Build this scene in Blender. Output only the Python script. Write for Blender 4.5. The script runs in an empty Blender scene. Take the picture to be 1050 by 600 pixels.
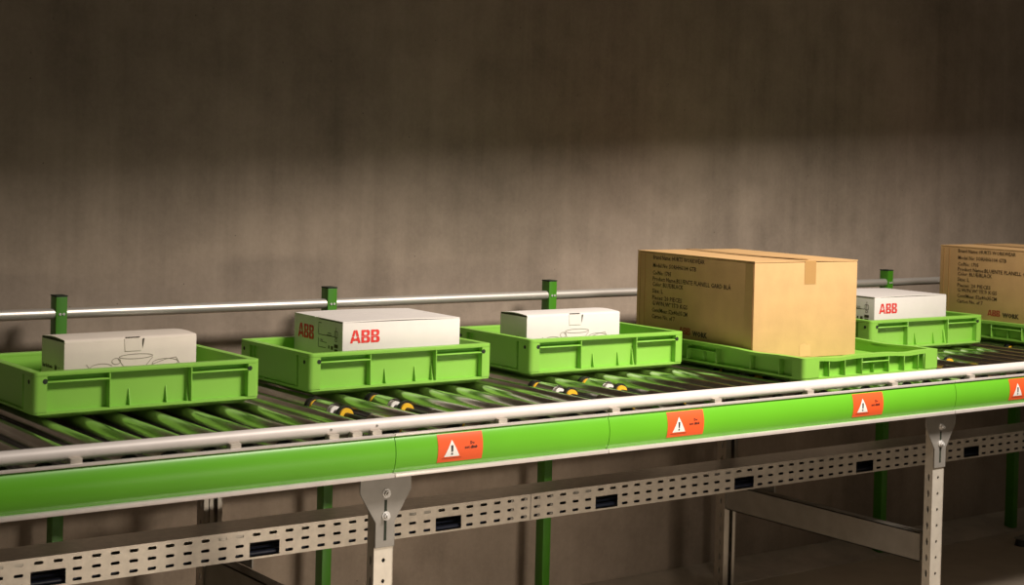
import bpy, bmesh, math, random
from mathutils import Vector, Matrix
from math import sin, cos, pi, radians

random.seed(4)
SC = bpy.context.scene
COL = SC.collection
BZ = 0.928            # height of the roller bed above the floor (z of the roller tops)

# ------------------------------------------------------------------ camera
FPX, YAW, PIT, ROLL, CH, CYP = 1648.16, 0.631595, 0.021095, 0.024335, 0.64394, 199.115
fw = Vector((sin(YAW)*cos(PIT), cos(YAW)*cos(PIT), -sin(PIT)))
rt = Vector((cos(YAW), -sin(YAW), 0))
up = rt.cross(fw)
r2 = rt*cos(ROLL) + up*sin(ROLL)
u2 = -rt*sin(ROLL) + up*cos(ROLL)
cam_d = bpy.data.cameras.new('camera')
cam = bpy.data.objects.new('camera', cam_d)
COL.objects.link(cam)
M = Matrix((( r2.x, u2.x, -fw.x, 0), (r2.y, u2.y, -fw.y, 0), (r2.z, u2.z, -fw.z, CH+BZ), (0, 0, 0, 1)))
cam.matrix_world = M
cam_d.sensor_fit = 'HORIZONTAL'
cam_d.sensor_width = 36
cam_d.lens = FPX/1050*36
cam_d.shift_y = -(300-CYP)/1050
cam_d.dof.use_dof = True
cam_d.dof.focus_distance = 4.6
cam_d.dof.aperture_fstop = 7.0
SC.camera = cam

# ------------------------------------------------------------------ world, lamps, exposure
w = bpy.data.worlds.new('world'); SC.world = w; w.use_nodes = True
w.node_tree.nodes['Background'].inputs[0].default_value = (1.0, 0.87, 0.68, 1)
w.node_tree.nodes['Background'].inputs[1].default_value = 0.112
def spot(name, loc, target, power, angle, blend, radius, col):
    l = bpy.data.lights.new(name, 'SPOT'); l.energy = power; l.spot_size = radians(angle); l.spot_blend = blend
    l.shadow_soft_size = radius; l.color = col
    o = bpy.data.objects.new(name, l); COL.objects.link(o); o.location = loc
    o.rotation_euler = (Vector(target)-Vector(loc)).to_track_quat('-Z', 'Y').to_euler()
    return o
def area(name, loc, target, power, sx, sy, col):
    l = bpy.data.lights.new(name, 'AREA'); l.shape = 'RECTANGLE'; l.size = sx; l.size_y = sy; l.energy = power; l.color = col
    o = bpy.data.objects.new(name, l); COL.objects.link(o); o.location = loc
    o.rotation_euler = (Vector(target)-Vector(loc)).to_track_quat('-Z', 'Y').to_euler()
    return o
lamp = area('hall_lamp', (4.0, 0.7, BZ+3.35), (3.42, 3.8, BZ+0.1), 82, 1.5, 0.75, (1.0, 0.905, 0.81))
lamp.data.spread = radians(80)
low = area('low_fill_lamp', (2.75, 0.2, BZ-0.50), (2.5, 3.9, BZ-1.08), 7, 0.8, 0.2, (1.0, 0.86, 0.70))  # low fill, added to brighten the cable duct and legs under the bed
low.data.spread = radians(54)
vs = SC.view_settings
vs.view_transform = 'Standard'; vs.look = 'None'; vs.exposure = 0.0; vs.gamma = 1.0; vs.use_curve_mapping = False

# ------------------------------------------------------------------ materials
def mat(name, col, rough=0.5, metal=0.0, spec=0.5, noise=None, bump=None, coat=0.0):
    """noise=(scale, amount) varies the colour, bump=(scale, strength) gives fine relief"""
    m = bpy.data.materials.new(name); m.use_nodes = True
    nt = m.node_tree; b = nt.nodes['Principled BSDF']
    b.inputs['Base Color'].default_value = (*col, 1)
    b.inputs['Roughness'].default_value = rough
    b.inputs['Metallic'].default_value = metal
    b.inputs['Specular IOR Level'].default_value = spec
    b.inputs['Coat Weight'].default_value = coat
    if noise or bump:
        tc = nt.nodes.new('ShaderNodeTexCoord')
    if noise:
        n = nt.nodes.new('ShaderNodeTexNoise'); n.inputs['Scale'].default_value = noise[0]; n.inputs['Detail'].default_value = 5
        nt.links.new(tc.outputs['Object'], n.inputs['Vector'])
        r = nt.nodes.new('ShaderNodeValToRGB')
        a = noise[1]
        r.color_ramp.elements[0].position = 0.3; r.color_ramp.elements[1].position = 0.7
        r.color_ramp.elements[0].color = (*[c*(1-a) for c in col], 1)
        r.color_ramp.elements[1].color = (*[min(1, c*(1+a)) for c in col], 1)
        nt.links.new(n.outputs['Fac'], r.inputs['Fac'])
        nt.links.new(r.outputs['Color'], b.inputs['Base Color'])
    if bump:
        n2 = nt.nodes.new('ShaderNodeTexNoise'); n2.inputs['Scale'].default_value = bump[0]; n2.inputs['Detail'].default_value = 4
        nt.links.new(tc.outputs['Object'], n2.inputs['Vector'])
        bp = nt.nodes.new('ShaderNodeBump'); bp.inputs['Strength'].default_value = bump[1]; bp.inputs['Distance'].default_value = 0.002
        nt.links.new(n2.outputs['Fac'], bp.inputs['Height'])
        nt.links.new(bp.outputs['Normal'], b.inputs['Normal'])
    return m

def concrete(name, c_dark, c_light, streaks=True, rough=0.75, scale=1.0):
    m = bpy.data.materials.new(name); m.use_nodes = True
    nt = m.node_tree; L = nt.links; N = nt.nodes.new; b = nt.nodes['Principled BSDF']
    b.inputs['Roughness'].default_value = rough; b.inputs['Specular IOR Level'].default_value = 0.3
    tc = N('ShaderNodeTexCoord')
    def noise(sc, det, mp=None):
        n = N('ShaderNodeTexNoise'); n.inputs['Scale'].default_value = sc; n.inputs['Detail'].default_value = det; n.inputs['Roughness'].default_value = 0.6
        if mp:
            k = N('ShaderNodeMapping'); k.inputs['Scale'].default_value = mp
            L.new(tc.outputs['Object'], k.inputs['Vector']); L.new(k.outputs['Vector'], n.inputs['Vector'])
        else:
            L.new(tc.outputs['Object'], n.inputs['Vector'])
        return n.outputs['Fac']
    def math_(op, a, b_):
        k = N('ShaderNodeMath'); k.operation = op
        for i, v in enumerate((a, b_)):
            if isinstance(v, (int, float)): k.inputs[i].default_value = v
            else: L.new(v, k.inputs[i])
        return k.outputs[0]
    big = noise(1.6*scale, 4)
    mid = noise(7*scale, 6)
    fine = noise(70*scale, 4)
    s = math_('ADD', math_('MULTIPLY', big, 0.58), math_('MULTIPLY', mid, 0.30))
    s = math_('ADD', s, math_('MULTIPLY', fine, 0.14))
    if streaks:
        st = noise(1.0, 5, (9.0, 9.0, 0.55))
        st2 = noise(1.0, 3, (26.0, 26.0, 1.2))
        gate = noise(0.7, 2, (1.0, 1.0, 0.6))
        st = math_('ADD', math_('MULTIPLY', st, 0.82), math_('MULTIPLY', st2, 0.18))
        st = math_('MULTIPLY', math_('SUBTRACT', st, 0.5), math_('MULTIPLY', gate, 1.5))
        s = math_('ADD', s, math_('MULTIPLY', st, 0.48))
    r = N('ShaderNodeValToRGB')
    r.color_ramp.elements[0].position = 0.34; r.color_ramp.elements[1].position = 0.66
    r.color_ramp.elements[0].color = (*c_dark, 1); r.color_ramp.elements[1].color = (*c_light, 1)
    L.new(s, r.inputs['Fac'])
    # small dark air holes
    v = N('ShaderNodeTexVoronoi'); v.inputs['Scale'].default_value = 14
    L.new(tc.outputs['Object'], v.inputs['Vector'])
    pit = math_('LESS_THAN', v.outputs['Distance'], 0.035)
    mx = N('ShaderNodeMixRGB'); mx.blend_type = 'MIX'; mx.inputs[2].default_value = (*[c*0.45 for c in c_dark], 1)
    L.new(math_('MULTIPLY', pit, 0.7), mx.inputs[0]); L.new(r.outputs['Color'], mx.inputs[1])
    L.new(mx.outputs[0], b.inputs['Base Color'])
    bp = N('ShaderNodeBump'); bp.inputs['Strength'].default_value = 0.25; bp.inputs['Distance'].default_value = 0.004
    L.new(math_('ADD', math_('MULTIPLY', mid, 0.6), math_('MULTIPLY', fine, 0.4)), bp.inputs['Height'])
    L.new(bp.outputs['Normal'], b.inputs['Normal'])
    return m

MT = dict(
    wall=concrete('wall_concrete', (0.192, 0.152, 0.117), (0.362, 0.290, 0.228)),
    floor=concrete('floor_concrete', (0.36, 0.30, 0.235), (0.52, 0.44, 0.35), streaks=False, rough=0.6),
    kerb=concrete('kerb_concrete', (0.34, 0.29, 0.24), (0.55, 0.47, 0.39), streaks=False, rough=0.85, scale=2.5),
    beam=mat('lamp_blocker_paint', (0.05, 0.046, 0.042), 0.6),
    tote=mat('tote_green_plastic', (0.240, 0.52, 0.066), 0.42, noise=(3, 0.05)),
    hole=mat('dark_hole', (0.012, 0.02, 0.008), 0.8),
    panel=mat('panel_green_lacquer', (0.135, 0.47, 0.020), 0.33, noise=(4, 0.04)),
    post=mat('post_green_lacquer', (0.045, 0.20, 0.006), 0.4, noise=(9, 0.08)),
    alu=mat('aluminium', (0.72, 0.66, 0.62), 0.38, 0.35, noise=(30, 0.05)),
    rail=mat('rail_aluminium', (0.74, 0.68, 0.645), 0.5, 0.1, noise=(25, 0.04)),
    backrail=mat('rail_steel', (0.62, 0.58, 0.53), 0.42, 0.7),
    roller=mat('roller_steel', (0.60, 0.58, 0.54), 0.22, 1.0, noise=(18, 0.12)),
    shaft=mat('dark_shaft', (0.04, 0.038, 0.035), 0.35, 0.6),
    beamsteel=mat('beam_steel', (0.26, 0.235, 0.20), 0.45, 0.3, noise=(20, 0.1)),
    pan=mat('dark_pan', (0.10, 0.09, 0.08), 0.6),
    black=mat('black_plastic', (0.012, 0.012, 0.012), 0.45),
    yellow=mat('yellow_plastic', (0.85, 0.50, 0.03), 0.4),
    cap=mat('white_cap', (0.82, 0.79, 0.73), 0.35),
    galv=mat('galvanised_steel', (0.55, 0.50, 0.43), 0.42, 0.45, noise=(40, 0.10)),
    leg=mat('leg_steel', (0.60, 0.55, 0.47), 0.45, 0.35, noise=(30, 0.08)),
    plate=mat('bracket_steel', (0.25, 0.234, 0.21), 0.45, 0.25, noise=(25, 0.08)),
    dleg=mat('rear_leg_steel', (0.45, 0.42, 0.37), 0.28, 0.9, noise=(30, 0.08)),
    bolt=mat('bolt_chrome', (0.80, 0.79, 0.77), 0.25, 0.5),
    card=mat('brown_cardboard', (0.59, 0.365, 0.165), 0.75, noise=(14, 0.06), bump=(120, 0.15), spec=0.25),
    cardedge=mat('cardboard_edge', (0.40, 0.22, 0.085), 0.85, spec=0.2),
    tape=mat('packing_tape', (0.47, 0.265, 0.10), 0.3),
    white=mat('white_board', (0.72, 0.672, 0.635), 0.6, noise=(20, 0.02), spec=0.3),
    beige=mat('offwhite_board', (0.71, 0.63, 0.55), 0.65, noise=(20, 0.03), spec=0.3),
    gap=mat('board_shadow_gap', (0.05, 0.042, 0.03), 0.9),
    ink=mat('black_ink', (0.055, 0.035, 0.015), 0.7),
    greyink=mat('grey_ink', (0.30, 0.26, 0.21), 0.7),
    red=mat('red_ink', (0.72, 0.035, 0.03), 0.6),
    dred=mat('dull_red_ink', (0.36, 0.035, 0.02), 0.7),
    orange=mat('sticker_orange', (0.80, 0.105, 0.022), 0.45),
    stwhite=mat('sticker_white', (0.85, 0.83, 0.78), 0.5),
    stblack=mat('sticker_black', (0.015, 0.015, 0.02), 0.5),
    sttext=mat('sticker_text', (0.07, 0.012, 0.008), 0.6),
    cable=mat('cable_blue_black', (0.022, 0.028, 0.055), 0.45),
)

# ------------------------------------------------------------------ mesh builder
class MB:
    def __init__(s): s.v = []; s.f = []; s.mi = []
    def add(s, vs, fs, m=0):
        o = len(s.v); s.v += [tuple(p) for p in vs]
        for f in fs: s.f.append([i+o for i in f]); s.mi.append(m)
        return s
    def box(s, x0, x1, y0, y1, z0, z1, m=0):
        return s.add([(x0,y0,z0),(x1,y0,z0),(x1,y1,z0),(x0,y1,z0),(x0,y0,z1),(x1,y0,z1),(x1,y1,z1),(x0,y1,z1)],
                     [(3,2,1,0),(4,5,6,7),(0,1,5,4),(1,2,6,5),(2,3,7,6),(3,0,4,7)], m)
    def prism(s, pts, fn0, fn1, m=0):
        """polygon pts (ccw) mapped by fn0 / fn1 to its two end faces"""
        n = len(pts)
        vs = [fn0(*p) for p in pts] + [fn1(*p) for p in pts]
        fs = [tuple(range(n))[::-1], tuple(range(n, 2*n))] + [(i, (i+1) % n, n+(i+1) % n, n+i) for i in range(n)]
        return s.add(vs, fs, m)
    def zprism(s, pts, z0, z1, m=0): return s.prism(pts, lambda a, b: (a, b, z0), lambda a, b: (a, b, z1), m)
    def xprism(s, pts, x0, x1, m=0): return s.prism(pts, lambda a, b: (x0, a, b), lambda a, b: (x1, a, b), m)
    def yprism(s, pts, y0, y1, m=0): return s.prism(pts, lambda a, b: (a, y0, b), lambda a, b: (a, y1, b), m)
    def ring(s, po, pi_, z0, z1, m=0, zf=None):
        n = len(po); zf = zf or (lambda x, y: 0)
        vs = [(*p, z0+zf(*p)) for p in po] + [(*p, z0+zf(*p)) for p in pi_] + [(*p, z1+zf(*p)) for p in po] + [(*p, z1+zf(*p)) for p in pi_]
        fs = []
        for i in range(n):
            j = (i+1) % n
            fs += [(i, j, 2*n+j, 2*n+i), (n+j, n+i, 3*n+i, 3*n+j), (2*n+i, 2*n+j, 3*n+j, 3*n+i), (j, i, n+i, n+j)]
        return s.add(vs, fs, m)
    def cyl(s, p0, p1, r0, r1=None, n=16, m=0, caps=True):
        p0 = Vector(p0); p1 = Vector(p1); r1 = r0 if r1 is None else r1
        d = (p1-p0).normalized(); a = Vector((0, 0, 1)) if abs(d.z) < 0.9 else Vector((1, 0, 0))
        x = d.cross(a).normalized(); y = d.cross(x)
        vs = []
        for p, r in ((p0, r0), (p1, r1)):
            vs += [p + x*r*cos(2*pi*i/n) + y*r*sin(2*pi*i/n) for i in range(n)]
        fs = [(i, n+i, n+(i+1) % n, (i+1) % n) for i in range(n)]
        if caps: fs += [tuple(range(n)), tuple(range(n, 2*n))[::-1]]
        return s.add(vs, fs, m)
    def tube(s, pts, r, n=8, m=0):
        pts = [Vector(p) for p in pts]; o = len(s.v)
        for k, p in enumerate(pts):
            d = (pts[min(k+1, len(pts)-1)]-pts[max(k-1, 0)]).normalized()
            a = Vector((0, 0, 1)) if abs(d.z) < 0.9 else Vector((1, 0, 0))
            x = d.cross(a).normalized(); y = d.cross(x)
            s.v += [tuple(p + x*r*cos(2*pi*i/n) + y*r*sin(2*pi*i/n)) for i in range(n)]
        for k in range(len(pts)-1):
            for i in range(n):
                s.f.append([o+k*n+i, o+(k+1)*n+i, o+(k+1)*n+(i+1) % n, o+k*n+(i+1) % n]); s.mi.append(m)
        s.f.append([o+i for i in range(n)]); s.mi.append(m)
        s.f.append([o+(len(pts)-1)*n+i for i in range(n)][::-1]); s.mi.append(m)
        return s
    def mesh(s, name, mats, bevel=0.0, seg=2, smooth=True):
        me = bpy.data.meshes.new(name)
        me.from_pydata(s.v, [], s.f)
        for k in (mats if isinstance(mats, (list, tuple)) else [mats]): me.materials.append(MT[k])
        me.polygons.foreach_set('material_index', s.mi)
        bm = bmesh.new(); bm.from_mesh(me)
        bmesh.ops.recalc_face_normals(bm, faces=bm.faces)
        if bevel:
            bmesh.ops.bevel(bm, geom=[e for e in bm.edges if len(e.link_faces) == 2 and e.calc_face_angle(0) > 0.6],
                            offset=bevel, segments=seg, profile=0.6, affect='EDGES', clamp_overlap=True)
        bm.to_mesh(me); bm.free()
        if smooth:
            me.polygons.foreach_set('use_smooth', [True]*len(me.polygons))
            me.set_sharp_from_angle(angle=radians(38))
        me.update()
        return me
    def build(s, name, mats, parent=None, **k):
        o = bpy.data.objects.new(name, s.mesh(name, mats, **k)); COL.objects.link(o)
        o.parent = parent
        return o

def tag(o, label, cat, group=None):
    o['label'] = label; o['category'] = cat
    if group: o['group'] = group
    return o
def thing(name, loc, rz, label, cat, group=None):
    o = bpy.data.objects.new(name, None); COL.objects.link(o)
    o.location = loc; o.rotation_euler = (0, 0, rz); o.empty_display_size = 0.05
    return tag(o, label, cat, group)
def struct(o):
    o['kind'] = 'structure'; return o
def link_copy(name, me, parent, loc=(0, 0, 0), rz=0):
    o = bpy.data.objects.new(name, me); COL.objects.link(o); o.parent = parent; o.location = loc
    if rz: o.rotation_euler = (0, 0, rz)
    return o
def copy_tree(o, parent=None):
    c = o.copy(); COL.objects.link(c); c.parent = parent
    for ch in list(o.children): copy_tree(ch, c)
    return c

def text_mesh(txt, size, org, u, v, mat_, name='printed_text', bold=0.0, xs=1.0, fn=None):
    """flat lettering: verts = org + u*x + v*y ; fn overrides the mapping"""
    cu = bpy.data.curves.new('text', 'FONT'); cu.body = txt; cu.size = size; cu.resolution_u = 1; cu.offset = bold
    to = bpy.data.objects.new('text', cu); COL.objects.link(to)
    dg = bpy.context.evaluated_depsgraph_get()
    me = bpy.data.meshes.new_from_object(to.evaluated_get(dg))
    bpy.data.objects.remove(to); bpy.data.curves.remove(cu)
    O = Vector(org or (0, 0, 0)); U = Vector(u); V = Vector(v)
    for p in me.vertices:
        p.co = fn(p.co.x*xs, p.co.y) if fn else O + U*p.co.x*xs + V*p.co.y
    me.materials.clear(); me.materials.append(MT[mat_]); me.name = name
    return me

# ------------------------------------------------------------------ setting
YW = 4.52                 # wall plane
YK = 4.33                 # front of the kerb
ZK = BZ - 0.918           # top of the kerb
struct(MB().box(-6, 14, -6, YW+0.2, -0.12, 0).build('floor', 'floor', smooth=False))
struct(MB().box(-6, 14, YW, YW+0.2, 0, 5.2).build('wall_back', 'wall', smooth=False))
struct(MB().xprism([(YK, 0), (YW, 0), (YW, 0.037), (YW-0.01, 0.036), (YK, 0.004)], -6, 14).build('trim_1', 'kerb', smooth=False))
# unseen beam, added to keep the hall lamp off the upper wall
bm_ = struct(MB().box(-8, 10, -0.07, 0.07, 0, 0.85).build('lamp_blocker', 'beam', smooth=False))
bm_.location = (3.6, 3.0, BZ+1.63); bm_.rotation_euler = (0, 0, 0.10)

# ------------------------------------------------------------------ conveyor
XA, XB = -0.25, 7.2
conv = thing('roller_conveyor', (2.0, 3.7, 0), 0, 'long roller conveyor with green front panel, steel legs and white handrail', 'conveyor')
CO = Vector((2.0, 3.7, 0))      # children are built in world coordinates minus this origin
def cb(mb, name, mats, parent=conv, **k):
    o = mb.build(name, mats, None, **k)
    for p in o.data.vertices: p.co -= CO
    o.parent = parent
    return o
ZT, ZB_ = -0.005, -0.092         # green face, top and bottom (relative to the bed)
zc, hh = (ZT+ZB_)/2, (ZT-ZB_)/2
def panel_y(z): return 3.172 - 0.013*max(0.0, 1-((z-zc)/hh)**2)**0.8
prof = [(panel_y(ZT+(ZB_-ZT)*i/14), BZ+ZT+(ZB_-ZT)*i/14) for i in range(15)]
seams = [XA, 1.995, 2.64, 4.02, 5.9, XB]
for a, b in zip(seams[:-1], seams[1:]):
    g = 0.0009
    p = cb(MB().xprism(prof+[(3.180, BZ+ZB_), (3.180, BZ+ZT)], a+g, b-g), 'side_panel', 'panel')
    p['label'] = 'bright green bulged front panel section'
    cb(MB().box(a+g, b-g, 3.164, 3.174, BZ+ZT-0.001, BZ+ZT+0.005), 'panel_trim', 'alu', bevel=0.001)
    cb(MB().box(a+g, b-g, 3.160, 3.205, BZ+ZB_-0.010, BZ+ZB_), 'panel_trim', 'alu', bevel=0.002)
cb(MB().box(XA, XB, 3.197, 3.203, BZ-0.105, BZ-0.022), 'frame_beam', 'pan')
cb(MB().box(XA, XB, 3.204, 4.205, BZ-0.092, BZ-0.088), 'bed_pan', 'pan')
cb(MB().box(XA, XB, 4.206, 4.236, BZ-0.105, BZ+0.002), 'frame_beam', 'galv')
# rollers
PITCH = 0.0925
RY0, RY1, RR = 3.218, 4.200, 0.025
rm = MB()
rm.cyl((0, RY0+0.006, -RR), (0, RY1, -RR), RR, n=24)
roller_me = rm.mesh('roller', 'roller')
cm = MB()
cm.cyl((0, RY0-0.002, -RR), (0, RY0+0.006, -RR), RR*0.97, n=20)
cm.cyl((0, 3.2035, -RR), (0, RY0, -RR), 0.008, n=10)
cap_me = cm.mesh('end_cap', 'black')
for me in (roller_me, cap_me):
    for p in me.vertices: p.co.y -= CO.y
# rollers carried on wheels: sleeve, shaft, wheels with yellow hubs
def cyl_me(name, y0, y1, r, mt, n=20):
    m = MB().cyl((0, y0-CO.y, -RR), (0, y1-CO.y, -RR), r, n=n).mesh(name, mt); return m
shaft_me = cyl_me('shaft', 3.2035, 4.2, 0.009, 'shaft', 12)
sleeves = [cyl_me('sleeve', a, b, 0.0245, 'roller', 20) for a, b in ((3.218, 3.275), (3.312, 3.445), (3.640, 3.720), (3.758, 4.2))]
whites = [cyl_me('sleeve_cap', a, b, 0.0175, 'cap', 16) for a, b in ((3.446, 3.452), (3.630, 3.635))]
wheels = []
for y in (3.290, 3.580, 3.738):
    wheels.append((cyl_me('wheel', y, y+0.010, 0.0256, 'black', 24), cyl_me('wheel_hub', y-0.006, y+0.001, 0.0200, 'yellow', 20)))
k0 = int((XA+0.06-2.105)/PITCH); k1 = int((XB-0.05-2.105)/PITCH)
for k in range(k0, k1+1):
    X = 2.105 + k*PITCH - CO.x
    if k >= 0 and k % 8 in (0, 2):
        r = link_copy('wheel_roller', shaft_me, conv, (X, 0, BZ)); r['label'] = 'dark shaft with short sleeves and yellow hubbed wheels'
        for me in sleeves+whites: link_copy(me.name.split('.')[0], me, r)
        for a, b in wheels:
            wm = link_copy('wheel', a, r); link_copy('wheel_hub', b, r)
    else:
        r = link_copy('roller', roller_me, conv, (X, 0, BZ)); link_copy('end_cap', cap_me, r)
# handrail with its blocks
HR = cb(MB().tube([(x, 3.200, BZ+0.0178) for x in [XA + (XB-XA)*i/12 for i in range(13)]], 0.0156, n=20), 'handrail', 'rail')
HR['label'] = 'white aluminium tube along the front edge'
blk = MB().box(-0.013, 0.013, 3.174-CO.y, 3.196-CO.y, -0.012, 0.010).mesh('rail_block', 'galv', bevel=0.002)
for X in [1.231+0.3605*i for i in range(-3, 17)] + [1.838, 1.899]:
    link_copy('rail_block', blk, conv, (X-CO.x, 0, BZ))
scr = MB().cyl((0, 3.1835-CO.y, 0.019), (0, 3.187-CO.y, 0.019), 0.003, n=10).mesh('screw', 'plate')
for X in (1.835, 1.957): link_copy('screw', scr, conv, (X-CO.x, 0, BZ))

# perforated plates -------------------------------------------------
def cell(mb, fn, u0, u1, v0, v1, hole=None, depth=None):
    """one cell of a sheet; hole = 8 points ccw from the lower left, open through the sheet"""
    O = [(u0, v0), ((u0+u1)/2, v0), (u1, v0), (u1, (v0+v1)/2), (u1, v1), ((u0+u1)/2, v1), (u0, v1), (u0, (v0+v1)/2)]
    if hole is None:
        mb.add([fn(*O[i]) for i in (0, 2, 4, 6)], [(0, 1, 2, 3)]); return
    vs = [fn(*p) for p in O] + [fn(*p) for p in hole]
    fs = [(i, (i+1) % 8, 8+(i+1) % 8, 8+i) for i in range(8)]
    mb.add(vs, fs)
    if depth:
        vs = [fn(*p) for p in hole] + [fn(*p, depth) for p in hole]
        mb.add(vs, [(i, (i+1) % 8, 8+(i+1) % 8, 8+i) for i in range(8)])
def slot(cu, cv, w, h):
    a, b = w/2, h/2; c = min(a, b)*0.55
    return [(cu-a+c, cv-b), (cu, cv-b), (cu+a-c, cv-b), (cu+a, cv), (cu+a-c, cv+b), (cu, cv+b), (cu-a+c, cv+b), (cu-a, cv)]

# legs ---------------------------------------------------------------
def front_leg_mesh():
    """C profile with a punched front face (z from 0 to top), front face at y = 0"""
    mb = MB(); W, Dp, top = 0.053, 0.031, BZ-0.105
    zs = [0.02]; hz = []
    z = BZ-0.310
    while z > 0.06: hz.append(z); z -= 0.05
    hz = sorted(hz)
    f = lambda u, v, d=0: (u, d, v)
    edges = [0.0] + [h-0.025 for h in hz] + [hz[-1]+0.025, top]
    cell(mb, f, -W/2, W/2, edges[0], edges[1])
    for i, h in enumerate(hz):
        cell(mb, f, -W/2, W/2, h-0.025, h+0.025, slot(0, h, 0.010, 0.010), 0.003)
    cell(mb, f, -W/2, W/2, edges[-2], edges[-1])
    # left flange with long slots
    g = lambda u, v, d=0: (-W/2+d, u, v)
    for i, h in enumerate(hz):
        cell(mb, g, 0, Dp, h-0.025, h+0.025, slot(Dp*0.5, h, 0.009, 0.022), 0.003)
    cell(mb, g, 0, Dp, 0, hz[0]-0.025); cell(mb, g, 0, Dp, hz[-1]+0.025, top)
    mb.box(W/2-0.003, W/2, 0, Dp, 0, top)
    mb.box(-W/2+0.003, W/2-0.003, Dp-0.003, Dp, 0, top)
    return mb.mesh('support_leg', 'leg', smooth=False)
def rear_leg_mesh():
    """C profile open towards the front, with lips"""
    mb = MB(); W, Dp, top, t = 0.056, 0.045, BZ-0.105, 0.003
    mb.box(-W/2, W/2, Dp-t, Dp, 0, top)
    mb.box(W/2-t, W/2, 0, Dp, 0, top)
    g = lambda u, v, d=0: (-W/2+d, u, v)
    n = int(top/0.05)
    for i in range(n):
        cell(mb, g, 0, Dp, i*0.05, (i+1)*0.05, slot(Dp*0.45, i*0.05+0.025, 0.009, 0.022), t)
    mb.box(-W/2, -W/2+0.014, 0, t, 0, top); mb.box(W/2-0.014, W/2, 0, t, 0, top)
    mb.box(-0.006, 0.006, 0.010, Dp-t, 0, top)
    return mb.mesh('support_leg', 'dleg', smooth=False)
fl_me = front_leg_mesh(); rl_me = rear_leg_mesh()
# bracket plate: trapezoid with a slot, in front of the leg
pz = BZ
pts = [(-0.071, pz-0.104), (-0.071, pz-0.146), (-0.027, pz-0.218), (-0.027, pz-0.278), (0.027, pz-0.278), (0.027, pz-0.218), (0.071, pz-0.146), (0.071, pz-0.104)]
bp_me = MB().yprism(pts, -0.005, -0.001).mesh('bracket_plate', 'plate', bevel=0.001, seg=1)
sl_me = MB().box(-0.0035, 0.0035, -0.0056, -0.005, pz-0.262, pz-0.165).mesh('bracket_slot', 'hole')
fold_me = MB().box(-0.071, 0.071, -0.006, 0.035, pz-0.104, pz-0.1022).mesh('bracket_flange', 'plate')
bo = MB()
bo.cyl((0, -0.0075, 0), (0, -0.005, 0), 0.011, n=16)
bo.cyl((0, -0.014, 0), (0, -0.0075, 0), 0.0078, n=6)
bo.cyl((0, -0.019, 0), (0, -0.014, 0), 0.0045, 0.003, n=10)
bolt_me = bo.mesh('bolt', 'bolt')
# wide foot: a flared plate and a pad
ft = [(-0.165, 0.030), (-0.10, 0.036), (-0.032, 0.056), (0.032, 0.056), (0.10, 0.036), (0.165, 0.030), (0.165, 0.026), (-0.165, 0.026)][::-1]
foot_me = MB().yprism(ft, -0.006, 0.050).mesh('foot', 'plate')
pad_me = MB().cyl((0, 0.02, 0), (0, 0.02, 0.026), 0.032, 0.026, n=16).mesh('foot_pad', 'black')
for X in (0.0, 2.006, 4.024, 5.90):
    L = link_copy('support_leg', fl_me, conv, (X-CO.x, 3.222-CO.y, 0)); L['label'] = 'punched light steel front leg with bolted bracket'
    link_copy('bracket_plate', bp_me, L); link_copy('bracket_slot', sl_me, L); link_copy('bracket_flange', fold_me, L)
    link_copy('bolt', bolt_me, L, (0.001, 0, BZ-0.150)); link_copy('bolt', bolt_me, L, (0.001, 0, BZ-0.203))
    link_copy('foot', foot_me, L); [link_copy('foot_pad', pad_me, L, (q, 0, 0)) for q in (-0.15, 0.15)]
    R = link_copy('support_leg', rl_me, conv, (X-CO.x, 4.135-CO.y, 0)); R['label'] = 'open steel channel rear leg'
    link_copy('foot', foot_me, R); [link_copy('foot_pad', pad_me, R, (q, 0, 0)) for q in (-0.15, 0.15)]
    # cross beam, a channel standing on edge between the two legs
    m = MB()
    x0 = X-0.022
    m.box(x0, x0+0.003, 3.268, 4.133, BZ-0.580, BZ-0.490)
    m.box(x0, x0+0.040, 3.268, 4.133, BZ-0.493, BZ-0.490)
    m.box(x0, x0+0.040, 3.268, 4.133, BZ-0.580, BZ-0.577)
    cbm = cb(m, 'cross_beam', 'beamsteel', smooth=False); cbm['label'] = 'grey channel between front and rear leg'
    # arm from the rear leg that carries the cable duct
    m = MB()
    m.box(X+0.030, X+0.034, 3.95, 4.17, BZ-0.495, BZ-0.452)
    m.box(X+0.030, X+0.075, 3.90, 4.17, BZ-0.4525, BZ-0.449)
    cb(m, 'duct_arm', 'plate', smooth=False)
    cb(MB().cyl((X+0.020, 4.03, BZ-0.476), (X+0.052, 4.03, BZ-0.476), 0.008, n=8), 'clamp_bolt', 'shaft')

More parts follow.
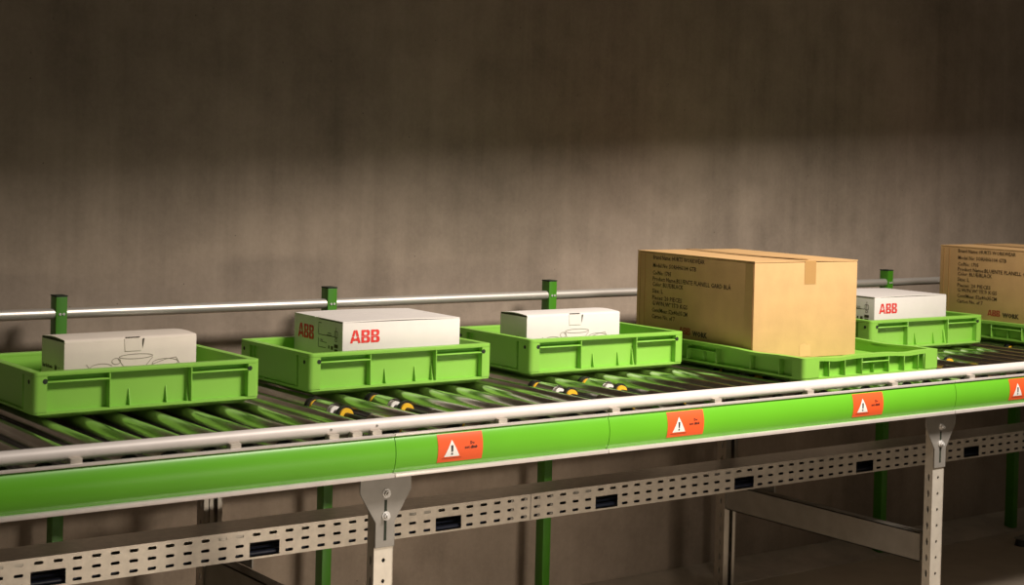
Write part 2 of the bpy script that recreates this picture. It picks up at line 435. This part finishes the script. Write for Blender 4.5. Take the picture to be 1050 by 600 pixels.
# warning stickers on the curved panel
def on_panel(x, z, off): return Vector((x, panel_y(z)-off, BZ+z)) - CO
def strip_poly(name, mt, x_l, x_r, z0, z1, off, parent, n=10):
    """patch between x_l(z) and x_r(z) that follows the bulge"""
    mb = MB(); vs = []
    for i in range(n+1):
        z = z0+(z1-z0)*i/n
        vs += [on_panel(x_l(z), z, off), on_panel(x_r(z), z, off)]
    mb.add(vs, [(2*i, 2*i+1, 2*i+3, 2*i+2) for i in range(n)])
    return mb.build(name, mt, parent)
for k, X in enumerate((2.112, 2.838, 3.556, 4.283)):
    zt, zb = -0.012, -0.079
    st = strip_poly('warning_sticker', 'orange', lambda z: X, lambda z: X+0.130, zb, zt, 0.0008, conv, 14)
    st['label'] = 'orange red sticker with white warning triangle'
    xc = X+0.040; a, b = -0.066, -0.026
    tri = strip_poly('warning_triangle', 'stwhite', lambda z: xc-0.0225*(b-z)/(b-a), lambda z: xc+0.0225*(b-z)/(b-a), a, b, 0.0014, st)
    strip_poly('exclamation_mark', 'stblack', lambda z: xc-0.0022-0.0012*(z+0.056)/0.02, lambda z: xc+0.0022+0.0012*(z+0.056)/0.02, -0.0545, -0.039, 0.0020, st, 4)
    strip_poly('exclamation_mark', 'stblack', lambda z: xc-0.0025, lambda z: xc+0.0025, -0.0615, -0.0575, 0.0020, st, 2)
    strip_poly('triangle_border', 'sttext', lambda z: xc-0.028, lambda z: xc+0.028, -0.0705, -0.0695, 0.0014, st, 1)
    for txt, tx, tz, sz in (('Do', 0.093, -0.040, 0.0095), ('not climb', 0.077, -0.050, 0.0095)):
        me = text_mesh(txt, sz, None, (1, 0, 0), (0, 0, 1), 'sttext', bold=0.0004, fn=lambda u, v: on_panel(X+tx+u, tz+v, 0.0014))
        link_copy('printed_text', me, st)

# ------------------------------------------------------------------ perforated cable duct
duct = thing('cable_duct', (2.0, 3.945, BZ-0.447), 0, 'long perforated galvanised cable duct running beneath the conveyor', 'cable duct')
DO = Vector((2.0, 3.945, BZ-0.447))
def db(mb, name, mats, parent=duct, **k):
    o = mb.build(name, mats, None, **k)
    for p in o.data.vertices: p.co -= DO
    o.parent = parent
    return o
DY0, DY1, DZ0, DZ1 = 3.880, 4.010, BZ-0.447, BZ-0.371
rows = [BZ-0.436, BZ-0.4095, BZ-0.383]
rb = [DZ0, BZ-0.4228, BZ-0.3963, DZ1]
def duct_section(xa, xb):
    mb = MB()
    f = lambda u, v, d=0: (u, DY0+d, v)
    n0 = round((xa-2.037)/0.05); n1 = round((xb-2.037)/0.05)
    x0, x1 = 2.037+n0*0.05, 2.037+n1*0.05
    for n in range(n0, n1):
        u0, u1 = 2.037+n*0.05, 2.037+(n+1)*0.05
        c = (n % 12)
        for r_ in range(3):
            if r_ < 2 and c in (11, 0): continue
            cell(mb, f, u0+0.0, u1, rb[r_], rb[r_+1], slot((u0+u1)/2, rows[r_], 0.025, 0.0082), 0.002)
        if c in (11, 0):       # the large cut-out takes two columns and two rows
            zc0, zc1 = DZ0+0.0035, BZ-0.404
            if c == 11:
                mb.add([f(u0, rb[0]), f(u1, rb[0]), f(u1, zc0), f(u0+0.005, zc0), f(u0+0.005, zc1), f(u1, zc1), f(u1, rb[2]), f(u0, rb[2])],
                       [(0, 1, 2, 3), (0, 3, 4, 7), (7, 4, 5, 6)])
            else:
                mb.add([f(u0, rb[0]), f(u1, rb[0]), f(u1, rb[2]), f(u0, rb[2]), f(u0, zc0), f(u1-0.005, zc0), f(u1-0.005, zc1), f(u0, zc1)],
                       [(0, 1, 5, 4), (1, 2, 6, 5), (2, 3, 7, 6)])
    mb.box(x0, x1, DY0+0.0001, DY1, DZ1, DZ1+0.002)           # top
    mb.box(x0, x1, DY1-0.002, DY1, DZ0, DZ1)                  # back
    mb.box(x0, x1, DY0, DY1, DZ0-0.002, DZ0)                  # bottom
    return x0, x1, mb
last = None
for a, b in ((-0.213, 2.937), (2.937, 5.937), (5.937, 7.187)):
    x0, x1, mb = duct_section(a, b)
    o = db(mb, 'duct_section', 'galv', smooth=False)
    if b < 7:
        db(MB().box(x1-0.0012, x1+0.0012, DY0-0.0012, DY0-0.0002, DZ0, DZ1+0.002), 'duct_seam', 'plate')
        bolt2 = MB().cyl((0, DY0-0.002-DO.y, 0), (0, DY0+0.002-DO.y, 0), 0.0045, 0.0045, n=10).mesh('joint_bolt', 'plate')
        for ux in (-0.075, -0.025, 0.025, 0.075):
            for rz in rows: link_copy('joint_bolt', bolt2, duct, (x1+ux+0.004-DO.x, 0, rz-DZ0))
# cables lying in the duct, seen through the cut-outs
for i, (y, r) in enumerate(((3.903, 0.0075), (3.930, 0.0095), (3.968, 0.008))):
    pth = [(XA+0.2+0.31*j, y+0.002*sin(j*1.3+i), DZ0+r+0.0002) for j in range(23)]
    o = MB().tube(pth, r, n=10).build('cable', 'cable')
    tag(o, ['thin dark blue cable in the duct, nearest its punched front', 'thick dark blue cable in the middle of the duct', 'dark blue cable lying at the back of the duct'][i], 'cable')

# ------------------------------------------------------------------ guard rail along the wall
gr = thing('guard_rail', (2.0, 4.372, ZK), 0, 'steel tube guard rail on green posts against the concrete wall', 'guard rail')
post_me = MB().box(-0.0165, 0.0165, -0.0215, 0.0215, 0, BZ+0.232-ZK).mesh('post', 'post', bevel=0.003)
pscr = MB().cyl((0, -0.024, 0), (0, -0.0215, 0), 0.004, 0.003, n=8).mesh('post_screw', 'bolt')
ptop = MB().box(-0.017, 0.017, -0.022, 0.022, 0, 0.004).mesh('post_cap', 'hole', bevel=0.001)
RX = [1.636+0.8655*i for i in range(-2, 8)]
for X in RX:
    p = link_copy('post', post_me, gr, (X-2.0, 0, 0))
    for sx in (-0.005, 0.006): link_copy('post_screw', pscr, p, (sx, 0, BZ+0.184-ZK))
    link_copy('post_cap', ptop, p, (0, 0, BZ+0.232-ZK))
edges = [XA-0.3] + RX + [XB+0.6]
for a, b in zip(edges[:-1], edges[1:]):
    MB().tube([(a-2.0+0.004, -0.004, BZ+0.184-ZK), ((a+b)/2-2.0, -0.004, BZ+0.184-ZK), (b-2.0-0.004, -0.004, BZ+0.184-ZK)], 0.0155, n=20).build('rail', 'backrail', gr)

# ------------------------------------------------------------------ totes and trays
def rrect(W, D, r, ins=0.0, n=6):
    a, b, r = W/2-ins, D/2-ins, max(r-ins, 0.002); P = []
    for cx, cy, t0 in ((a-r, b-r, 0), (-a+r, b-r, pi/2), (-a+r, -b+r, pi), (a-r, -b+r, 3*pi/2)):
        P += [(cx+r*cos(t0+pi/2*i/n), cy+r*sin(t0+pi/2*i/n)) for i in range(n+1)]
    return P
def add_side(mb_list, fn): pass

def make_container(name, W, D, H, label, ribs, kind):
    """base centre at the origin; recessed walls, rim, bottom flange, corner posts, ribs and ledges"""
    t = thing(name, (0, 0, 0), 0, label, 'tote' if kind == 'tote' else 'tray')
    R = 0.020 if kind == 'tote' else 0.022            # depth of the recess on the long/front sides
    rc = 0.014
    wall_t = 0.003
    fz = 0.012 if kind == 'tote' else 0.0415           # inside floor
    zfl0, zfl1 = (0.014, 0.020)
    rim_h = 0.010
    wave = None
    if kind == 'tray':
        def wave(x, y):
            # the tray's rim dips gently between corners and grips
            def dip(s, L):
                a = abs(s)/(L/2)
                return -0.0045*math.exp(-((a-0.52)/0.17)**2)
            if abs(abs(y)-D/2) < abs(abs(x)-W/2): return dip(x, W)
            return dip(y, D)
    # walls + floor
    b = MB()
    po, pi_ = rrect(W, D, rc, R), rrect(W, D, rc, R+wall_t)
    b.ring(po, pi_, zfl0-0.004, H-rim_h+0.001, zf=None)
    b.zprism(rrect(W, D, rc, R+0.0005), fz-0.004, fz)
    body = b.build('body', 'tote', t)
    # foot that sits on the rollers, tapering in
    f = MB(); p0, p1 = rrect(W, D, rc, R+0.014), rrect(W, D, rc, R-0.008)
    n = len(p0)
    f.add([(*p, 0) for p in p0]+[(*p, zfl0) for p in p1], [tuple(range(n))[::-1], tuple(range(n, 2*n))]+[(i, (i+1) % n, n+(i+1) % n, n+i) for i in range(n)])
    f.build('base', 'tote', t)
    # rim (denser outline so the wave can follow)
    def dens(P, m=10):
        Q = []
        for i in range(len(P)):
            a, c = P[i], P[(i+1) % len(P)]
            k = m if math.dist(a, c) > 0.1 else 1
            if k > 1: k = 24
            Q += [(a[0]+(c[0]-a[0])*j/k, a[1]+(c[1]-a[1])*j/k) for j in range(k)]
        return Q
    MB().ring(dens(rrect(W, D, rc)), dens(rrect(W, D, rc, R+wall_t)), H-rim_h, H, zf=wave).build('rim', 'tote', t, bevel=0 if wave else 0.0015)
    if wave:   # close the wall up to the waved rim
        pass
    MB().ring(rrect(W, D, rc, 0.002), rrect(W, D, rc, R), zfl0, zfl1).build('bottom_flange', 'tote', t)
    # corner posts
    cl = 0.034 if kind == 'tote' else 0.066           # along the front
    cs = 0.060 if kind == 'tote' else 0.048
    for sx in (-1, 1):
        for sy in (-1, 1):
            a, c = W/2, D/2; P = []
            arc = [(a-rc+rc*cos(pi/2*i/6), c-rc+rc*sin(pi/2*i/6)) for i in range(7)]
            P = [(a, c-cs)] + arc + [(a-cl, c), (a-cl, c-R-0.001), (a-R-0.001, c-R-0.001), (a-R-0.001, c-cs)]
            P = [(sx*x, sy*y) for x, y in P]
            if sx*sy < 0: P = P[::-1]
            cp = MB().zprism(P, zfl1, H-rim_h).build('corner_post', 'tote', t)
            if kind == 'tote':  # dark discs painted for the pin holes' shade, nothing is cut
                h = MB()
                h.cyl((sx*(a-cl+0.005), sy*(c+0.0006), H-0.022), (sx*(a-cl+0.005), sy*(c-0.004), H-0.022), 0.0062, n=12)
                h.build('pin_hole_shade', 'hole', cp)
                h = MB()
                h.cyl((sx*(a+0.0006), sy*(c-0.028), H-0.024), (sx*(a-0.004), sy*(c-0.028), H-0.024), 0.0055, n=12)
                h.build('pin_hole_shade', 'hole', cp)
    # ribs and ledges: (side, kind, along0, along1, z0, z1, depth)
    for side in range(4):
        L = W if side % 2 == 0 else D
        def place(s0, s1, z0, z1, depth, nm, sh=0.0):
            mb = MB()
            if sh:   # triangular gusset that runs out at the top
                q = [(s0, 0), (s1, 0)]
                o0, i0 = L_out-R+depth, L_out-R
                vs = [(s0, o0, z0), (s1, o0, z0), (s1, i0-0.001, z0), (s0, i0-0.001, z0), (s0, i0+0.002, z1), (s1, i0+0.002, z1), (s1, i0-0.001, z1), (s0, i0-0.001, z1)]
                mb.add(vs, [(3,2,1,0),(4,5,6,7),(0,1,5,4),(1,2,6,5),(2,3,7,6),(3,0,4,7)])
            else:
                mb.box(s0, s1, L_out-R-0.001, L_out-R+depth, z0, z1)
            # local (along, outwards, z) -> container
            out = []
            for (s, o, z) in mb.v:
                if side == 0: out.append((-s, -o, z)) if False else out.append((s, -o, z))
                elif side == 1: out.append((o, s, z))
                elif side == 2: out.append((-s, o, z))
                else: out.append((-o, -s, z))
            mb.v = out
            mb.build(nm, 'tote', t, bevel=0.0012 if nm != 'gusset' else 0, seg=1)
        L_out = D/2 if side % 2 == 0 else W/2
        for r_ in ribs['long' if side % 2 == 0 else 'short']:
            k, s0, s1, z0, z1, dp = r_
            place(s0-L/2, s1-L/2, z0, z1, dp, {'r': 'rib', 'l': 'ledge', 'g': 'gusset', 'p': 'side_panel'}[k], sh=1 if k == 'g' else 0)
    return t

HT = 0.115
zt_, zb_ = HT-0.010, 0.020
tote_ribs = dict(
    long=[('r', 0.190, 0.1935, zb_, zt_, 0.0195), ('r', 0.4065, 0.410, zb_, zt_, 0.0195),
          ('l', 0.034, 0.190, 0.0880, 0.0920, 0.0195), ('l', 0.410, 0.566, 0.0880, 0.0920, 0.0195),
          ('g', 0.247, 0.250, zb_, 0.060, 0.011), ('g', 0.345, 0.348, zb_, 0.060, 0.011),
          ('g', 0.400, 0.4065, zb_, 0.068, 0.012)],
    short=[('p', 0.062, 0.338, zb_, zt_, 0.011), ('r', 0.0735, 0.077, zb_, zt_, 0.0185), ('r', 0.323, 0.3265, zb_, zt_, 0.0185)])
tote = make_container('plastic_tote', 0.600, 0.400, HT, 'x', tote_ribs, 'tote')
DT, HTR = 0.885, 0.079
zt2 = HTR-0.010
tray_ribs = dict(
    long=[('r', x, x+0.003, zb_, zt2-0.0005, 0.0215) for x in (0.108, 0.176, 0.250, 0.3695, 0.440, 0.505, 0.530)] +
         [('l', 0.253, 0.3695, 0.053, 0.0565, 0.0215), ('r', 0.310, 0.3125, zb_, 0.053, 0.014)],
    short=[('r', x, x+0.003, zb_, zt2-0.0005, 0.0215) for x in (0.087, 0.211, 0.365, 0.502, 0.655, 0.780)] +
          [('l', 0.368, 0.502, 0.053, 0.0565, 0.0215), ('r', 0.434, 0.4365, zb_, 0.053, 0.014)])
tray = make_container('low_tray', 0.603, DT, HTR, 'x', tray_ribs, 'tray')

def put(o, W, D, x, y, a):
    o.location = (x+cos(a)*W/2-sin(a)*D/2, y+sin(a)*W/2+cos(a)*D/2, BZ+0.0003); o.rotation_euler = (0, 0, a)
tspots = [(1.3277, 3.7054, 0.019, 'green plastic tote at the left end of the conveyor, holding the beige box'),
          (2.0910, 3.7505, 0.013, 'green plastic tote second from left, holding a white box with red lettering'),
          (2.8453, 3.7787, -0.0158, 'green plastic tote beside the big carton, holding the plain white tabbed box'),
          (4.309, 3.757, -0.015, 'green plastic tote between the two brown cartons')]
for i, (x, y, a, lb) in enumerate(tspots):
    o = tote if i == 0 else copy_tree(tote)
    put(o, 0.6, 0.4, x, y, a); tag(o, lb, 'tote', 'green totes on the conveyor')
rspots = [(3.4965, 3.3018, -0.0156, 'low green tray under the big central cardboard carton'),
          (5.050, 3.302, -0.005, 'low green tray cut by the right edge, under the rear carton')]
for i, (x, y, a, lb) in enumerate(rspots):
    o = tray if i == 0 else copy_tree(tray)
    put(o, 0.603, DT, x, y, a); tag(o, lb, 'tray', 'low green trays on the conveyor')

# ------------------------------------------------------------------ letter shapes of the red mark
def logo(name, org, u, v, h, mt, parent, xs=1.0):
    """three heavy letters A B B, each split by a fine cross"""
    polys = []
    A = [[(0.165, .515), (0.33, 1), (.485, 1), (.485, .80), (.40, .515)],
         [(0, 0), (.23, 0), (.285, .17), (.485, .17), (.485, .36), (.345, .36), (.385, .485), (.155, .485)]]
    for p in A:
        polys.append(p); polys.append([(1.0-x, y) for x, y in p][::-1])
    def Bl(ox):
        for y0, y1, c0, c1, ex in ((.515, 1, .62, .83, .80), (0, .485, .17, .385, .84)):
            polys.append([(ox, y0), (ox+.40, y0), (ox+.40, c0), (ox+.26, c0), (ox+.26, c1), (ox+.40, c1), (ox+.40, y1), (ox, y1)])
            m = (y0+y1)/2; hh_ = (y1-y0)/2
            polys.append([(ox+.43, y0), (ox+ex-.16, y0), (ox+ex-.05, y0+.06), (ox+ex, y0+.16), (ox+ex, y1-.16), (ox+ex-.05, y1-.06), (ox+ex-.16, y1), (ox+.43, y1),
                          (ox+.43, c1), (ox+.50, c1), (ox+.54, c1-.05), (ox+.54, c0+.05), (ox+.50, c0), (ox+.43, c0)])
    Bl(1.06); Bl(1.98)
    mb = MB(); O, U, V = Vector(org), Vector(u), Vector(v)
    for p in polys: mb.add([O+U*x*h*xs*0.92+V*y*h for x, y in p], [tuple(range(len(p)))])
    return mb.build(name, mt, parent, smooth=False)

def line_mesh(strokes, org, u, v, w_, mt, name, parent):
    """thin printed strokes; each a list of (x, y) points"""
    mb = MB(); O, U, V = Vector(org), Vector(u), Vector(v)
    for st in strokes:
        for (x0, y0), (x1, y1) in zip(st[:-1], st[1:]):
            d = Vector((x1-x0, y1-y0)); L = d.length
            if L < 1e-6: continue
            n = Vector((-d.y, d.x))/L*w_/2
            mb.add([O+U*(x0+n.x)+V*(y0+n.y), O+U*(x0-n.x)+V*(y0-n.y), O+U*(x1-n.x)+V*(y1-n.y), O+U*(x1+n.x)+V*(y1+n.y)], [(0, 1, 2, 3)])
    return mb.build(name, mt, parent, smooth=False)
def rect(x0, y0, x1, y1): return [(x0, y0), (x1, y0), (x1, y1), (x0, y1), (x0, y0)]
def ell(cx, cy, a, b, n=18, t0=0, t1=2*pi): return [(cx+a*cos(t0+(t1-t0)*i/n), cy+b*sin(t0+(t1-t0)*i/n)) for i in range(n+1)]

EPS = 0.0007
def place_fl(o, x, y, a, z): o.location = (x, y, z); o.rotation_euler = (0, 0, a)

# ------------------------------------------------------------------ brown cartons (origin: base corner, front left)
def make_carton(W, D, H, label):
    t = thing('cardboard_carton', (0, 0, 0), 0, label, 'carton', 'brown cartons with printed sides')
    b = MB().box(0, W, 0, D, 0, H-0.008)
    b.build('body', 'card', t, bevel=0.004)
    # two top flaps that meet along the length, a little warped
    for s in (0, 1):
        nx, ny = 6, 10; xs0, xs1 = (0.0, W/2-0.0018) if s == 0 else (W/2+0.0018, W)
        mb = MB(); th = 0.004; vs = []
        for k in (0, 1):
            for j in range(ny+1):
                for i in range(nx+1):
                    x = xs0+(xs1-xs0)*i/nx; y = D*j/ny
                    e = (x/(W/2)) if s == 0 else ((W-x)/(W/2))
                    sag = -0.0030*e*sin(pi*j/ny) + 0.0035*e*e*(1-j/ny)*(1 if s else 0.3)
                    vs.append((x, y, H-0.0072+sag+k*th+0.0025*(1-e)*0))
        m = (nx+1)*(ny+1); fs = []
        for j in range(ny):
            for i in range(nx):
                a = j*(nx+1)+i; q = (a, a+1, a+nx+2, a+nx+1)
                fs += [q[::-1], tuple(m+z for z in q)]
        bd = [i for i in range(nx+1)] + [j*(nx+1)+nx for j in range(1, ny+1)] + [ny*(nx+1)+i for i in range(nx-1, -1, -1)] + [j*(nx+1) for j in range(ny-1, 0, -1)]
        fs += [(bd[i], bd[(i+1) % len(bd)], m+bd[(i+1) % len(bd)], m+bd[i]) for i in range(len(bd))]
        mb.add(vs, fs)
        mb.build('top_flap', 'card', t)
    # tape along the seam, folded down over both ends and under
    tw = 0.024
    tp = MB()
    seg = [(-EPS, H-0.078), (-EPS, H-0.004), (0.001, H-0.0020)] + [(D*j/10, H-0.0028-0.0030*sin(pi*j/10)+0.0035*(1-j/10)) for j in range(0, 11)][1:-1] + [(D-0.001, H-0.0020), (D+EPS, H-0.004), (D+EPS, H-0.078)]
    vs = []
    for y, z in seg: vs += [(W*0.53-tw, y, z+0.0006), (W*0.53+tw, y, z+0.0006)]
    tp.add(vs, [(2*i, 2*i+1, 2*i+3, 2*i+2) for i in range(len(seg)-1)])
    tp.build('packing_tape', 'tape', t)
    tp = MB().add([(W*0.50-tw, -EPS, 0.004), (W*0.50+tw, -EPS, 0.004), (W*0.50+tw*0.8, -EPS, 0.045), (W*0.50+tw*0.3, -EPS, 0.038), (W*0.50-tw*0.2, -EPS, 0.046), (W*0.50-tw, -EPS, 0.040)], [(0, 1, 2, 3, 4, 5)])
    tp.build('packing_tape', 'card', t)
    # glued lap at the near edge of the printed side
    MB().box(-0.0012, 0.0002, 0.006, 0.042, 0.006, H-0.010).build('glue_lap', 'card', t)
    MB().box(-0.0016, -0.0010, 0.004, 0.0065, 0.006, H-0.010).build('lap_edge', 'cardedge', t)
    for q in (D-0.020, D-0.046): MB().box(-0.0008, 0.0002, q, q+0.0018, 0.006, H-0.012).build('crease', 'cardedge', t)
    # printing on the left side: u runs from the back to the front
    u, v = (0, -1, 0), (0, 0, 1)
    lines = [(0.028, 'Brand Name: HURTS WORKWEAR'), (0.055, 'Model No: SORHH6104 GTB'), (0.080, 'Co/No: 1705'), (0.100, 'Product Name:BLUENTE FLANELL GARD BL\u00c5'),
             (0.1185, 'Color: BLUE/BLACK'), (0.1405, 'Size: L'), (0.163, 'Pieces: 20 PIECES'), (0.182, 'G.W/N.W: 15.0 KGS'), (0.205, 'Cont/Meas: 52x40x35CM'), (0.226, 'Carton No. of 7')]
    widths = [0.272, 0.230, 0.100, 0.405, 0.165, 0.058, 0.160, 0.190, 0.190, 0.125]
    for (dz, tx), wd in zip(lines, widths):
        me = text_mesh(tx, 0.0200, (-EPS, D-0.088, H-dz), u, v, 'ink', bold=0.0003)
        ext = max((D-0.088)-p.co.y for p in me.vertices)
        for p in me.vertices: p.co.y = (D-0.088)-((D-0.088)-p.co.y)*wd/ext
        link_copy('printed_text', me, t)
    me = text_mesh('WORK', 0.023, (-EPS, D-0.308, 0.046), u, v, 'ink', bold=0.0012); link_copy('printed_text', me, t)
    lg = logo('printed_mark', (-EPS, D-0.237, 0.046), u, v, 0.023, 'dred', t, xs=0.98)
    lg['label'] = 'small red block lettering'
    for st in ([[(0.092, 0), (0.135, 0)]], ): line_mesh(st, (-EPS, D-0.088, H-0.170), u, v, 0.0015, 'ink', 'printed_rule', t)
    return t
Wc, Dc, Hc = 0.435, 0.603, 0.310
c1 = make_carton(Wc, Dc, Hc, 'big brown cardboard carton in the tray at centre right, whole')
place_fl(c1, 3.535, 3.554, -0.068, BZ+0.0424)
c2 = copy_tree(c1); c2['label'] = 'brown cardboard carton behind the rightmost tote, cut by the right edge'
place_fl(c2, 5.152, 3.550, -0.012, BZ+0.0424)

# ------------------------------------------------------------------ white boxes
def make_mailer(W, D, H, mt, label, group):
    """folding box with a front tuck tab and a line drawing"""
    t = thing('folding_box', (0, 0, 0), 0, label, 'box', group)
    MB().box(0, W, 0, D, 0, H-0.003).build('body', mt, t, bevel=0.003)
    # lid: bowed a little, standing clear of the ends
    mb = MB(); n = 10; vs = []
    pr = [(-0.0002, H-0.006), (0.0008, H-0.001), (0.004, H+0.0012)] + [(0.004+(D-0.008)*i/n, H+0.0012+0.004*sin(pi*i/n)) for i in range(1, n)] + [(D-0.004, H+0.0012), (D, H-0.003)]
    pr2 = [(D-0.003, H-0.005)] + [(0.004+(D-0.008)*i/n, H-0.0012+0.004*sin(pi*i/n)) for i in range(n-1, 0, -1)] + [(0.004, H-0.004), (0.003, H-0.006)]
    mb.xprism(pr+pr2, 0.001, W-0.001)
    mb.build('lid', mt, t)
    MB().box(0.0004, 0.004, 0.004, D-0.004, H-0.0045, H+0.0005).build('lid_gap', 'gap', t)
    MB().box(W-0.004, W-0.0004, 0.004, D-0.004, H-0.0045, H+0.0005).build('lid_gap', 'gap', t)
    # tuck tab
    x0, x1 = W*0.44, W*0.575
    mb = MB(); p = [(x0, H-0.002), (x0+0.002, H-0.034), (x1-0.002, H-0.034), (x1, H-0.002)][::-1]
    mb.prism(p, lambda a, b: (a, 0.0002-(H-b)*0.02, b), lambda a, b: (a, -0.0010-(H-b)*0.02, b))
    mb.build('tuck_tab', mt, t)
    mb = MB().add([(x1+0.001, -EPS-0.0007, H-0.003), (x1+0.006, -EPS-0.0007, H-0.003), (x1+0.0025, -EPS-0.0007, H-0.022), (x1+0.001, -EPS-0.0007, H-0.030)], [(3, 2, 1, 0)])
    mb.build('tab_slit', 'gap', t)
    MB().box(x0+0.004, x1-0.006, -0.0014, 0.004, H+0.0006, H+0.0016).build('tab_slit', 'gap', t)
    # outline drawing of a bowl-like appliance
    cx = W*0.52; zz = 0.082
    S = [ell(cx+0.004, zz+0.026, 0.046, 0.006), ell(cx-0.05, zz+0.016, 0.012, 0.008, 10), ell(cx-0.09, zz+0.002, 0.030, 0.010, 12, 0.3, 4.0),
         [(cx-0.045, zz+0.022), (cx-0.030, zz+0.002), (cx+0.030, zz), (cx+0.050, zz+0.022)],
         ell(cx+0.085, zz+0.006, 0.036, 0.010, 14, -0.6, 3.6), [(cx+0.045, zz+0.002), (cx+0.085, zz+0.014), (cx+0.115, zz+0.018), (cx+0.125, zz+0.002)],
         [(cx-0.130, zz+0.012), (cx-0.118, zz-0.004), (cx-0.085, zz-0.006)]]
    line_mesh(S, (0, -EPS, 0), (1, 0, 0), (0, 0, 1), 0.0016, 'greyink', 'printed_drawing', t)
    # end print
    u, v = (0, -1, 0), (0, 0, 1)
    me = text_mesh('Kna bla frosto', 0.0135, (-EPS, D-0.010, H-0.076), u, v, 'ink', bold=0.0005, xs=0.80); link_copy('printed_text', me, t)
    me = text_mesh('80', 0.020, (-EPS, D-0.086, H-0.078), u, v, 'ink', bold=0.0006, xs=0.75); link_copy('printed_text', me, t)
    line_mesh([[(0.012, -0.092), (0.038, -0.092)], [(0.110, -0.070), (0.118, -0.070)], [(0.110, -0.077), (0.118, -0.077)], rect(0.108, -0.112, 0.118, -0.090), [(0.020, -0.104), (0.060, -0.104)]],
              (-EPS, D, H), u, v, 0.0018, 'ink', 'printed_marks', t)
    return t
m1 = make_mailer(0.362, 0.143, 0.156, 'beige', 'plain beige folding box with a front tab in the leftmost tote', 'folding boxes with front tabs')
place_fl(m1, 1.456, 3.850, 0.040, BZ+0.0135)
m2 = make_mailer(0.364, 0.140, 0.161, 'white', 'plain white folding box with a front tab in the tote beside the big carton', 'folding boxes with front tabs')
place_fl(m2, 2.906, 3.880, -0.007, BZ+0.0135)

def make_abb(W, D, H, label):
    t = thing('shipping_box', (0, 0, 0), 0, label, 'box', 'white boxes with red lettering')
    MB().box(0, W, 0, D, 0, H-0.003).build('body', 'white', t, bevel=0.003)
    # two flaps meeting along the width
    dm = D*0.56
    for a, b, li in ((0.001, dm-0.0012, 0.0), (dm+0.0012, D-0.001, 0.0)):
        mb = MB(); n = 8; top, bot = [], []
        for i in range(n+1):
            x = 0.001+(W-0.002)*i/n; e = 0.003*sin(pi*i/n)
            top.append((x, e)); bot.append((x, e-0.0024))
        pts = [(x, H+z) for x, z in top] + [(x, H+z-0.0010) for x, z in bot[::-1]]
        mb.yprism(pts[::-1], a, b)
        mb.build('top_flap', 'white', t)
    MB().box(0.01, W-0.01, dm-0.0012, dm+0.0012, H-0.003, H+0.0004).build('flap_gap', 'gap', t)
    MB().box(-0.0006, 0.001, 0.004, D*0.47, H-0.0046, H-0.0026).build('flap_gap', 'gap', t)
    l1 = logo('printed_logo', (0.0235, -EPS, H-0.060), (1, 0, 0), (0, 0, 1), 0.036, 'red', t, xs=1.0); l1['label'] = 'red block letter logo'
    u, v = (0, -1, 0), (0, 0, 1)
    l2 = logo('printed_logo', (-EPS, D-0.028, H-0.066), u, v, 0.040, 'red', t, xs=0.94); l2['label'] = 'red block letter logo'
    x = D*0.52; k = 0.72
    S = [[(x, -0.014), (x, -0.060)], [(x, -0.072), (x, -0.108), (x+0.045, -0.108)], [(x, -0.014), (x+0.018, -0.014)], [(x, -0.060), (x+0.10, -0.058)],
         [(x+0.055, -0.048), (x+0.075, -0.048)], [(x+0.050, -0.056), (x+0.078, -0.056)], rect(x+0.098, -0.060, x+0.114, -0.036), [(x+0.106, -0.060), (x+0.106, -0.020)],
         ell(x+0.106, -0.070, 0.006, 0.006, 8), [(x+0.012, -0.078), (x+0.026, -0.082)], [(x+0.012, -0.086), (x+0.050, -0.087)]]
    S = [[(p, q*k-0.004) for p, q in st] for st in S]
    line_mesh(S, (-EPS, D, H), u, v, 0.0018, 'ink', 'printed_marks', t)
    mb = MB()
    for a, b, c, d in ((x+0.060, -0.108, x+0.067, -0.096), (x+0.076, -0.110, x+0.088, -0.096), (x+0.095, -0.100, x+0.117, -0.086), (x+0.097, -0.114, x+0.115, -0.105)):
        b, d = b*k-0.004, d*k-0.004
        mb.add([(-EPS, D-a, H+b), (-EPS, D-c, H+b), (-EPS, D-c, H+d), (-EPS, D-a, H+d)], [(0, 1, 2, 3)])
    mb.build('printed_icons', 'ink', t, smooth=False)
    return t
a1 = make_abb(0.382, 0.296, 0.174, 'white box with red lettering in the second tote from the left')
place_fl(a1, 2.237, 3.831, -0.035, BZ+0.0135)
a2 = copy_tree(a1); a2['label'] = 'white box with red lettering behind the big brown carton'
place_fl(a2, 4.421, 3.842, -0.026, BZ+0.0135)
